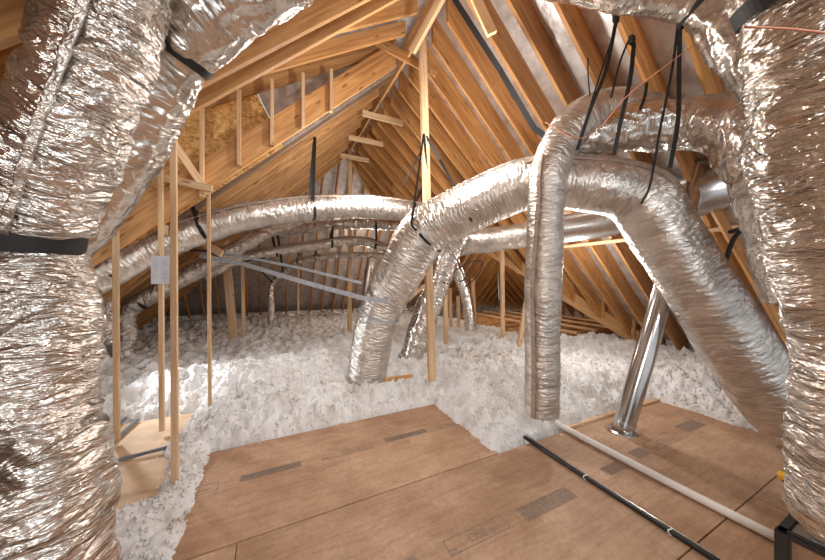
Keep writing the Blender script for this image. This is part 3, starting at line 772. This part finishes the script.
loose = [v for v in bmx.verts if not v.link_faces]; bmesh.ops.delete(bmx, geom=loose, context='VERTS')
bmx.to_mesh(me); bmx.free(); bpy.data.meshes.remove(me2)
o = link('blown_insulation', me, M['wool']); tag(o, 'fluffy white blown insulation heaped over the attic floor', 'insulation', kind='stuff')

# ================================================================== DUCTS
# left foreground
A = duct('foil_duct', [(122, -40, .95, .13), (110, 0, .95, .132), (76, 105, .98, .145), (47, 180, 1.02, .155), (30, 216, 1.04, .145), (26, 236, 1.05, .118), (25, 258, 1.06, .150),
                       (26, 320, 1.06, .185), (24, 400, 1.04, .185), (28, 470, 1.02, .195), (34, 560, 1.0, .205), (36, 680, 1.0, .20)], M['foil_ring'], 'ring', 0.0075, 220, 3.1, 1.0, facet=(5, 0.03, 1.0))
tag(A, 'huge crinkled foil duct filling the left edge, tied with a black band', 'duct')
seam(A, ang(A, 0.2, (-SN+CS*0.8, -CS-SN*0.8, 0.0)), 0.02, 0.0, 0.42, M['foil_fine'], kind='ring', seed=3.1, amp=0.7, lift=0.002)
def frac_at(d, px, py, D):
    ss, C = DUCTS[d.name][0], DUCTS[d.name][1]; p = np.array(tuple(P(px, py, D))); return float(ss[np.argmin(np.linalg.norm(C-p, axis=1))] / ss[-1])
band(A, frac_at(A, 26, 236, 1.05), 0.07, M['black'], grow=1.24, tilt=0.015, label='wide black tie band')
Cc = duct('foil_duct', [(325, -62, 1.12, .118), (285, -34, 1.12, .125), (240, -6, 1.14, .127), (208, 24, 1.17, .126), (185, 50, 1.2, .103), (160, 80, 1.24, .128), (132, 122, 1.28, .14), (98, 190, 1.32, .138), (50, 250, 1.35, .13)],
          M['foil_soft'], 'fold', 0.009, 170, 8.3, 0.9)
tag(Cc, 'foil duct coming from the top edge behind the huge left duct', 'duct')
band(Cc, frac_at(Cc, 185, 50, 1.2), 0.035, M['black'], grow=1.05, label='black tie band')
T0 = duct('foil_duct', [(-40, 20, 1.6, .10), (0, 0, 1.7, .10), (40, -35, 1.8, .10)], M['sheet_metal'], 'soft', 0.02, 64, 2.2, 0.5)
tag(T0, 'small round duct in the very top left corner', 'duct')
# long left run
E = duct('foil_duct', [(60, 300, 2.95, .17), (100, 275, 3.12, .17), (150, 250, 3.4, .172), (200, 230, 3.65, .178), (250, 216, 3.85, .178), (310, 208, 4.3, .178), (370, 207, 4.75, .175), (432, 214, 5.15, .175)], M['foil_fine'], 'fine', 0.012, 120, 5.0, 1.3)
tag(E, 'long silver duct running level across the left half, held by black straps', 'duct')
seam(E, ang(E, 0.5, (-SN, -CS, 0.7)), 0.03, 0.02, 1, M['tape'], kind='soft', seed=5.0, amp=1.2)
Fd = duct('foil_duct', [(125, 372, 4.5, .125), (125, 335, 4.55, .125), (130, 310, 4.6, .125), (155, 294, 4.7, .125), (200, 269, 4.9, .125), (240, 246, 5.1, .128), (270, 230, 5.4, .125), (300, 218, 5.7, .125)], M['foil_crumple'], 'ring', 0.014, 80, 6.0, 1.0)
tag(Fd, 'crinkled duct that rises behind the left studs and bends under the long silver duct', 'duct')
band(Fd, frac_at(Fd, 141, 300, 4.65), 0.05, M['black'], grow=1.06)
V1 = duct('foil_duct', [(108, 345, 4.1, .09), (107, 318, 4.15, .09), (104, 296, 4.2, .09)], M['foil_crumple'], 'crumple', 0.016, 60, 1.5, 0.7)
tag(V1, 'short crumpled duct seen just right of the huge left duct', 'duct')
Rd = duct('foil_duct', [(255, 237, 6.9, .12), (300, 229, 7.0, .12), (350, 224, 7.0, .12), (400, 226, 7.0, .12)], M['foil_crumple'], 'soft', 0.02, 60, 9.5, 1.5)
tag(Rd, 'thin far duct seen just below the long silver duct', 'duct')
Sd = duct('foil_duct', [(203, 277, 5.3, .10), (232, 262, 5.7, .11), (262, 254, 6.0, .115), (310, 246, 6.4, .115), (360, 241, 6.8, .115), (400, 254, 6.9, .11)], M['foil_crumple'], 'soft', 0.02, 60, 4.1, 1.4)
tag(Sd, 'far slim duct arching toward the bent duct, black loops round it', 'duct')
seam(Sd, 0.9, 0.04, 0, 1, M['tape'], kind='soft', seed=4.1)
Td = duct('foil_duct', [(271, 325, 7.3, .075), (271, 300, 7.3, .075), (272, 284, 7.3, .06), (284, 272, 7.2, .07), (300, 261, 7.0, .075), (340, 255, 6.9, .08), (400, 257, 6.8, .08)], M['foil_crumple'], 'soft', 0.02, 48, 4.9, 1.2)
tag(Td, 'thinnest far duct that drops straight into the insulation', 'duct')
Ud = duct('foil_duct', [(366, 308, 6.7, .09), (367, 285, 6.7, .09), (371, 258, 6.8, .09)], M['foil_soft'], 'soft', 0.02, 48, 4.4, 1.0)
tag(Ud, 'short far duct standing just left of the bent duct', 'duct')
# main bent run
G = duct('foil_duct', [(366, 384, 4.05, .26), (371, 350, 4.0, .262), (377, 322, 3.97, .27), (385, 300, 3.93, .275), (398, 278, 3.87, .285), (413, 250, 3.78, .30), (424, 234, 3.72, .30), (440, 223, 3.64, .295), (470, 208, 3.48, .29), (500, 194, 3.33, .285), (530, 184, 3.2, .28), (560, 182, 3.1, .275), (600, 186, 2.95, .27),
                       (625, 192, 2.92, .275), (642, 202, 2.87, .285), (655, 221, 2.84, .28), (700, 290, 2.8, .275), (738, 350, 2.8, .275), (786, 418, 2.78, .26)], M['foil_fine'], 'fine', 0.0085, 230, 11.0, 1.0, facet=(6, 0.022, 0.6))
tag(G, 'thick arched foil duct crossing the middle and dropping both left and right', 'duct')
band(G, frac_at(G, 380, 315, 3.95), 0.03, M['grey_strap'], grow=1.03, label='grey webbing round the lower bend')
seam(G, ang(G, 0.62, (-SN*1.3, -CS*1.3, 1)), 0.085, 0.50, 0.66, M['tape'], kind='fine', seed=11.0)
seam(G, ang(G, 0.42, (-SN*0.6, -CS*0.6, 1)), 0.03, 0.27, 0.49, M['foil_fine'], kind='fine', seed=11.0)
H = duct('foil_duct', [(406, 375, 4.75, .20), (416, 345, 4.75, .20), (428, 310, 4.75, .205), (437, 285, 4.75, .19), (447, 258, 4.7, .20), (458, 232, 4.6, .21)], M['foil_soft'], 'ring', 0.013, 120, 7.0, 0.9)
tag(H, 'second leaning foil duct directly behind the arched one', 'duct')
band(H, frac_at(H, 438, 280, 4.75), 0.02, M['black'], grow=1.05)
Q = duct('foil_duct', [(471, 330, 5.9, .115), (467, 300, 5.9, .11), (459, 275, 5.9, .11), (449, 252, 5.8, .12)], M['foil_soft'], 'soft', 0.016, 60, 2.0, 1.2)
tag(Q, 'small slanting duct standing in insulation right of the centre post', 'duct')
band(Q, 0.62, 0.018, M['black'], grow=1.05)
Mm = duct('round_duct', [(430, 250, 5.1, .19), (470, 243, 4.85, .19), (520, 236, 4.5, .19), (560, 230, 4.2, .19)], M['foil_fine'], 'ring', 0.013, 90, 3.0, 0.5)
tag(Mm, 'straight silver duct running level behind the arched and upright ducts', 'duct')
Mx = tube('round_duct', [(*P(556, 230, 4.22), .195), (*P(600, 223, 3.95), .20), (*P(640, 213, 3.7), .205), (*P(700, 194, 3.35), .25), (*P(790, 165, 3.0), .27)], M['sheet_metal'], 'smooth', 0.03, 90)
tag(Mx, 'smooth bare metal duct running on to the right behind the arched duct', 'duct')
for f in (0.15, 0.30, 0.55, 0.75): band(Mx, f, 0.012, M['sheet_metal'], 'joint_ring', grow=1.02)
I = duct('foil_duct', [(542, 412, 2.86, .158), (542, 350, 2.82, .158), (543, 280, 2.78, .158), (546, 210, 2.74, .158), (551, 165, 2.74, .165), (572, 128, 2.85, .185), (605, 112, 2.95, .21), (650, 118, 3.0, .22)], M['foil_fine'], 'fine', 0.009, 150, 13.0, 0.9)
tag(I, 'upright foil duct standing in the insulation in front of the arched duct', 'duct')
seam(I, ang(I, 0.2, (-CS-SN*0.8, SN-CS*0.8, 0)), 0.035, 0.0, 0.62, M['tape'], kind='fine', seed=13.0, amp=0.9)
L = duct('foil_duct', [(560, 150, 3.05, .14), (592, 136, 2.95, .19), (630, 127, 2.85, .215), (680, 125, 2.7, .215), (725, 126, 2.45, .21), (755, 160, 2.3, .20), (780, 220, 2.15, .19), (800, 300, 2.1, .19)], M['foil_soft'], 'fold', 0.010, 160, 15.0, 1.0)
tag(L, 'crumpled foil duct above the arched one, strapped from the rafters', 'duct')
Pd = duct('foil_duct', [(520, -58, 1.85, .2), (590, -38, 1.8, .2), (655, -30, 1.75, .2), (712, -8, 1.7, .165), (752, 38, 1.65, .17), (800, 110, 1.6, .17)], M['foil_soft'], 'fold', 0.010, 150, 19.0, 0.8)
tag(Pd, 'foil duct dipping in from the top edge above the hanging straps', 'duct')
band(Pd, frac_at(Pd, 712, -8, 1.7), 0.03, M['black'], grow=1.08)
# right foreground
O = duct('foil_duct', [(735, -130, 1.05, .17), (775, -75, 1.05, .17), (803, -25, 1.06, .165), (828, 50, 1.08, .20), (826, 130, 1.12, .215), (838, 200, 1.14, .21), (856, 280, 1.16, .20), (872, 360, 1.18, .185), (872, 400, 1.19, .195), (868, 445, 1.2, .205), (862, 490, 1.22, .19), (852, 520, 1.24, .17)],
         M['foil_ring'], 'ring', 0.0075, 220, 23.0, 1.05)
tag(O, 'huge crinkled foil duct filling the right edge of the picture', 'duct')
band(O, frac_at(O, 805, -22, 1.06), 0.06, M['black'], grow=1.10, tilt=0.0, label='broad dark tie band')
K = duct('foil_duct', [(803, 492, 1.45, .06), (815, 510, 1.4, .09), (838, 524, 1.36, .11), (872, 536, 1.3, .10)], M['foil_crumple'], 'crumple', 0.008, 110, 27.0, 0.55)
tag(K, 'crumpled foil collar lying on the black box beside the white pipe', 'duct')

# flue
flr = P(622, 431, 3.085)
Nn = tube('metal_flue', [(*P(622, 431, 3.085), .098), (*P(640, 372, 3.12), .098), (*P(664, 290, 3.18), .098), (*P(700, 165, 3.3), .098)], M['flue_metal'], 'smooth', 0.05, 64)
tag(Nn, 'polished round metal flue leaning up from the right floor panel', 'flue')
band(Nn, 0.03, 0.03, M['sheet_metal'], 'collar', grow=1.03); band(Nn, 0.52, 0.02, M['flue_metal'], 'joint_ring', grow=1.01)
fl = tube('floor_flange', [(flr.x, flr.y, 0.001, .15), (flr.x, flr.y, 0.012, .135)], M['flue_metal'], 'smooth', 0.01, 48, parent=Nn)

# pipes
W = tube('white_pipe', [(2.80, 2.18, .04, .029), (2.785, 1.7, .036, .029), (2.77, 1.1, .034, .029), (2.765, 0.60, .034, .029)], M['pvc'], 'smooth', 0.05, 32)
tag(W, 'long white plastic pipe lying across the right floor panels', 'pipe')
tube('coupling', [(2.80, 2.16, .04, .036), (2.797, 2.09, .04, .036)], M['pvc'], 'smooth', 0.02, 32, parent=W)
tube('coupling', [(2.765, 0.60, .034, .037), (2.765, 0.53, .034, .037)], M['pvc'], 'smooth', 0.02, 32, parent=W)
B1 = tube('black_pipe', [(2.285, 2.12, .03, .0175), (2.28, 1.6, .018, .0175), (2.27, 1.1, .018, .0175), (2.26, 0.55, .018, .0175), (2.25, 0.2, .018, .0175)], M['rubber'], 'smooth', 0.04, 20)
tag(B1, 'black insulated pipe lying on the foreground floor panel', 'pipe')
for f in (0.33, 0.62): band(B1, f, 0.007, M['paper'], 'pipe_clip', grow=1.15, label='small pale clip')
B2 = tube('black_pipe', [(2.327, 2.12, .03, .009), (2.32, 1.6, .01, .009), (2.31, 1.1, .01, .009), (2.30, 0.55, .01, .009), (2.29, 0.2, .01, .009)], M['flue_metal'], 'smooth', 0.04, 16)
tag(B2, 'thin metal line running right beside the black pipe', 'pipe')
for pts, lab, r in (([P(100, 466, 2.49), P(130, 457, 2.6), P(165, 448, 2.72), P(194, 441, 2.84)], 'dark conduit lying nearly level on the left floor', .016),
                 ([P(98, 462, 2.55), P(115, 440, 2.88), P(138, 421, 3.3)], 'dark conduit slanting back to the insulation, nearer the slim post', .018),
                 ([P(95, 446, 2.78), P(112, 430, 3.08), P(130, 416, 3.42)], 'dark conduit slanting back, closest to the crinkled duct', .018)):
    pts = [Vector((p.x, p.y, max(p.z, r + 0.0))) for p in pts]
    tag(wire('conduit', pts, r, M['conduit'], n=16), lab, 'pipe')

# ------------------------------------------------------------------ straps and cables
def up_to(V, U): return (U, V, zR(U))
for i, (fr, an, lab) in enumerate([
    (frac_at(E, 200, 230, 3.5), P(190, 198, 3.55), 'grey-black strap round the long silver duct right of the slim stud'),
    (frac_at(E, 107, 271, 3.0), P(92, 238, 3.1), 'dark strap at the left end of the long silver duct'),
    (frac_at(E, 311, 208, 4.3), P(315, 133, 4.6), 'long black strap from the beam to the middle of the long silver duct'),
    (frac_at(E, 412, 211, 5.0), P(424, 185, 5.4), 'black strap at the right end of the long silver duct'),
    ]):
    hanger(E, fr, an, 0.045, lab)
hanger(Rd, 0.15, P(282, 205, 7.0), 0.04, 'short black loop round the thin far duct')
hanger(Sd, frac_at(Sd, 276, 252, 6.1), P(272, 236, 6.2), 0.04, 'black loop at the left of the far slim duct')
hanger(Sd, frac_at(Sd, 332, 243, 6.5), P(333, 226, 6.5), 0.04, 'black loop round the middle of the far slim duct')
hanger(Sd, frac_at(Sd, 376, 244, 6.8), P(376, 222, 6.8), 0.04, 'black loop at the right end of the far slim duct')
hanger(Td, frac_at(Td, 298, 262, 7.0), P(299, 252, 7.0), 0.03, 'black loop over the bend of the thinnest far duct')
hanger(Td, frac_at(Td, 316, 257, 6.95), P(316, 246, 6.9), 0.03, 'small black clip right of the thinnest duct bend')
tag(ribbon('hanger_strap', [P(278, 236, 6.1), P(280, 250, 6.1), P(283, 272, 6.1)], 0.05, M['black']), 'black strap tail hanging below the far slim duct', 'strap')
tag(ribbon('hanger_strap', [P(251, 264, 6.6), P(262, 272, 6.8), P(273, 283, 7.2)], 0.04, M['black']), 'slanting black strap holding the top of the thinnest duct drop', 'strap')
tag(ribbon('webbing_strap', [P(200, 256, 4.2), P(240, 263, 4.15), P(300, 281, 3.9), P(362, 298, 3.68), P(388, 301, 3.63)], 0.06, M['grey_strap'], side=(0, 0, 1)), 'grey webbing strap stretched to the lower bend of the arched duct, the lower of two', 'strap')
tag(ribbon('webbing_strap', [P(200, 252, 4.6), P(240, 256, 4.6), P(300, 268, 4.4), P(362, 283, 4.15)], 0.04, M['grey_strap'], side=(0, 0, 1)), 'thinner grey webbing strap above, stretched to the arched duct', 'strap')
tag(wire('cable', [P(186, 250, 4.2), P(210, 252, 4.3), P(232, 262, 4.6), P(265, 258, 5.0)], .014, M['black']), 'black cable tangled beside the slim stud', 'cable')
# arched duct straps
hanger(G, frac_at(G, 428, 238, 3.7), P(424, 134, 3.85), 0.03, 'black strap from the centre post to the left end of the arched duct')
tag(ribbon('hanger_strap', [P(426, 136, 3.9), P(440, 160, 3.95), P(462, 200, 3.6), P(472, 222, 3.2)], 0.035, M['black']), 'black strap slanting right from the centre post', 'strap')
tag(ribbon('hanger_strap', [P(427, 140, 3.9), P(410, 172, 4.3), P(402, 188, 4.8)], 0.02, M['black']), 'thin strap slanting left from the centre post to the long silver duct', 'strap')
tag(ribbon('hanger_strap', [P(448, -18, 3.02), P(455, 0, 3.05), P(500, 70, 3.1), P(534, 128, 3.0), P(548, 138, 2.75), P(562, 153, 2.6)], 0.055, M['black']), 'long dark flat strap running down the right rafters to the upright duct', 'strap')
for pts, w, lab in (
    ([P(616, 22, 2.35), P(606, 70, 2.4), P(592, 105, 2.4), P(577, 150, 2.42)], 0.035, 'thick black strap, leftmost of those hanging over the upright duct bend'),
    ([P(617, 24, 2.37), P(600, 75, 2.45), P(586, 120, 2.5), P(583, 132, 2.5)], 0.016, 'thin black strap beside the leftmost thick one'),
    ([P(631, 35, 2.3), P(620, 62, 2.35), P(611, 98, 2.4)], 0.020, 'short black strap between the thick hanging straps'),
    ([P(634, 44, 2.3), P(630, 80, 2.3), P(621, 120, 2.35), P(614, 155, 2.4)], 0.038, 'thick black strap hanging straight over the crumpled duct'),
    ([P(680, 24, 2.2), P(679, 70, 2.2), P(678, 120, 2.15), P(670, 168, 2.25)], 0.035, 'black strap hanging to the crumpled duct, right one of the pair'),
    ([P(678, 24, 2.2), P(672, 70, 2.2), P(660, 130, 2.3), P(650, 185, 2.45), P(641, 204, 2.5)], 0.022, 'thin black strap slanting down onto the elbow of the arched duct'),
    ([P(588, 58, 2.6), P(588, 75, 2.6), P(590, 96, 2.65)], 0.014, 'short thin black strap at the left above the duct bend'),
    ([P(647, 82, 2.5), P(645, 96, 2.5), P(640, 110, 2.5)], 0.03, 'short black strap end on the crumpled duct top')):
    tag(ribbon('hanger_strap', pts, w*0.78, M['black'], smoothds=0.05), lab, 'strap')
for p, lab in ((P(616, 22, 2.33), 'left'), (P(632, 44, 2.3), 'middle'), (P(680, 26, 2.18), 'right')):
    o = beam('strap_bracket', p, p + Vector((0.0, 0.0, 0.06)), 0.05, 0.03, M['black']); tag(o, 'black strap fixing on a right rafter, %s of three' % lab, 'bracket')
tag(wire('orange_wire', [P(770, 0, 1.9), P(712, 33, 1.85), P(660, 70, 1.95), P(625, 98, 2.1), P(597, 130, 2.2), P(575, 138, 2.25), P(545, 122, 2.5)], .0032, M['orange']), 'thin orange wire sagging over the hanging straps', 'cable')
tag(wire('rust_wire', [P(744, 27, .95), P(790, 29, .93), P(850, 36, .9)], .0035, M['rust']), 'rust coloured wire crossing the top of the huge right duct', 'cable')
tag(wire('cable', [P(456, 270, 5.0), P(470, 262, 5.2), P(482, 262, 5.3), P(478, 275, 5.2), P(464, 288, 5.6)], .009, M['black']), 'black cable loop right of the second leaning duct', 'cable')
tag(wire('cable', [P(725, 262, 2.9), P(733, 240, 2.9), P(741, 229, 2.9), P(730, 232, 2.9)], .02, M['black']), 'black cable loop over the pale brace behind the right elbow duct', 'cable')

# paper on the stud
pc = P(160.5, 270, 2.93)
e = (P(170, 270, 2.93) - P(151, 270, 2.93)); hw = e.length/2; e.normalize(); nrm = e.cross(Vector((0, 0, 1))).normalized()
bm = bmesh.new(); hh = 28/F*2.93/2; N_ = 8; rows = []
for lay in (0, 1):
    g = [[bm.verts.new(e*(hw*(2*i/N_-1)) + Vector((0, 0, hh*(2*j/N_-1))) + nrm*(0.006*math.sin(i*0.9)*(1-j/N_) + lay*0.0015)) for j in range(N_+1)] for i in range(N_+1)]
    for i in range(N_):
        for j in range(N_): bm.faces.new((g[i][j], g[i+1][j], g[i+1][j+1], g[i][j+1]))
me = bpy.data.meshes.new('paper_sheet'); bm.to_mesh(me); bm.free()
pp = link('paper_sheet', me, M['paper']); pp.location = pc; tag(pp, 'white printed paper sheet pinned to the narrow stud', 'paper')
bm = bmesh.new()
for sgn in (-1, 1):
    for k in range(9):
        z = hh*0.75 - k*hh*0.17; a = hw*0.15; b = hw*(0.55 + 0.3*rnd.random())
        x0, x1 = (a, b) if sgn > 0 else (-b, -a)
        for side in (-1, 1): 
            vs_ = [bm.verts.new(e*x + Vector((0, 0, zz)) + nrm*0.0085*side) for x, zz in ((x0, z), (x1, z), (x1, z+0.005), (x0, z+0.005))]; bm.faces.new(vs_)
me = bpy.data.meshes.new('printed_lines'); bm.to_mesh(me); bm.free()
q_ = link('printed_lines', me, M['ink']); q_.parent = pp

# black box at lower right with its foil-faced top, knob
bc = P(812, 545, 1.35)
root = bpy.data.objects.new('drain_box', None); COL.objects.link(root); root.location = (2.60, 0.25, 0.0)
tag(root, 'black-edged box at the bottom right corner under the crumpled foil', 'box')
def bxo(name, u0, u1, v0, v1, z0, z1, mat, parent):
    bm = bmesh.new(); bmesh.ops.create_cube(bm, size=1); bmesh.ops.scale(bm, vec=(u1-u0, v1-v0, z1-z0), verts=bm.verts)
    bmesh.ops.translate(bm, vec=((u0+u1)/2-parent.location.x, (v0+v1)/2-parent.location.y, (z0+z1)/2-parent.location.z), verts=bm.verts)
    bmesh.ops.bevel(bm, geom=bm.edges[:], offset=0.006, segments=2, affect='EDGES')
    me = bpy.data.meshes.new(name); bm.to_mesh(me); bm.free(); o = link(name, me, mat); o.parent = parent; return o
bxo('front_panel', 2.31, 2.95, -0.18, 0.48, 0.0, 0.34, M['ply'], root)
for z in (0.0, 0.325):
    bxo('frame_rail', 2.28, 2.32, -0.20, 0.51, z, z+0.035, M['blackbox'], root); bxo('frame_rail', 2.28, 2.97, 0.47, 0.51, z, z+0.035, M['blackbox'], root)
bxo('lid', 2.30, 2.96, -0.19, 0.50, 0.335, 0.352, M['sheet_metal'], root)
for u, v in ((2.30, 0.49), (2.30, -0.18), (2.95, 0.49)): bxo('frame_post', u-0.025, u+0.025, v-0.025, v+0.025, 0.0, 0.355, M['blackbox'], root)
kp = P(783, 480, 1.9)
kn = tube('valve_knob', [(*kp, .022), (*(kp + Vector((0, 0, .03))), .028), (*(kp + Vector((0, 0, .05))), .018)], M['yellow'], 'smooth', 0.008, 20)
tag(kn, 'small yellow valve knob beside the huge right duct', 'knob')
ke = P(800, 492, 1.75)
tube('valve_stem', [(*ke, .012), (*kp, .012)], M['black'], 'smooth', 0.02, 16, parent=kn)
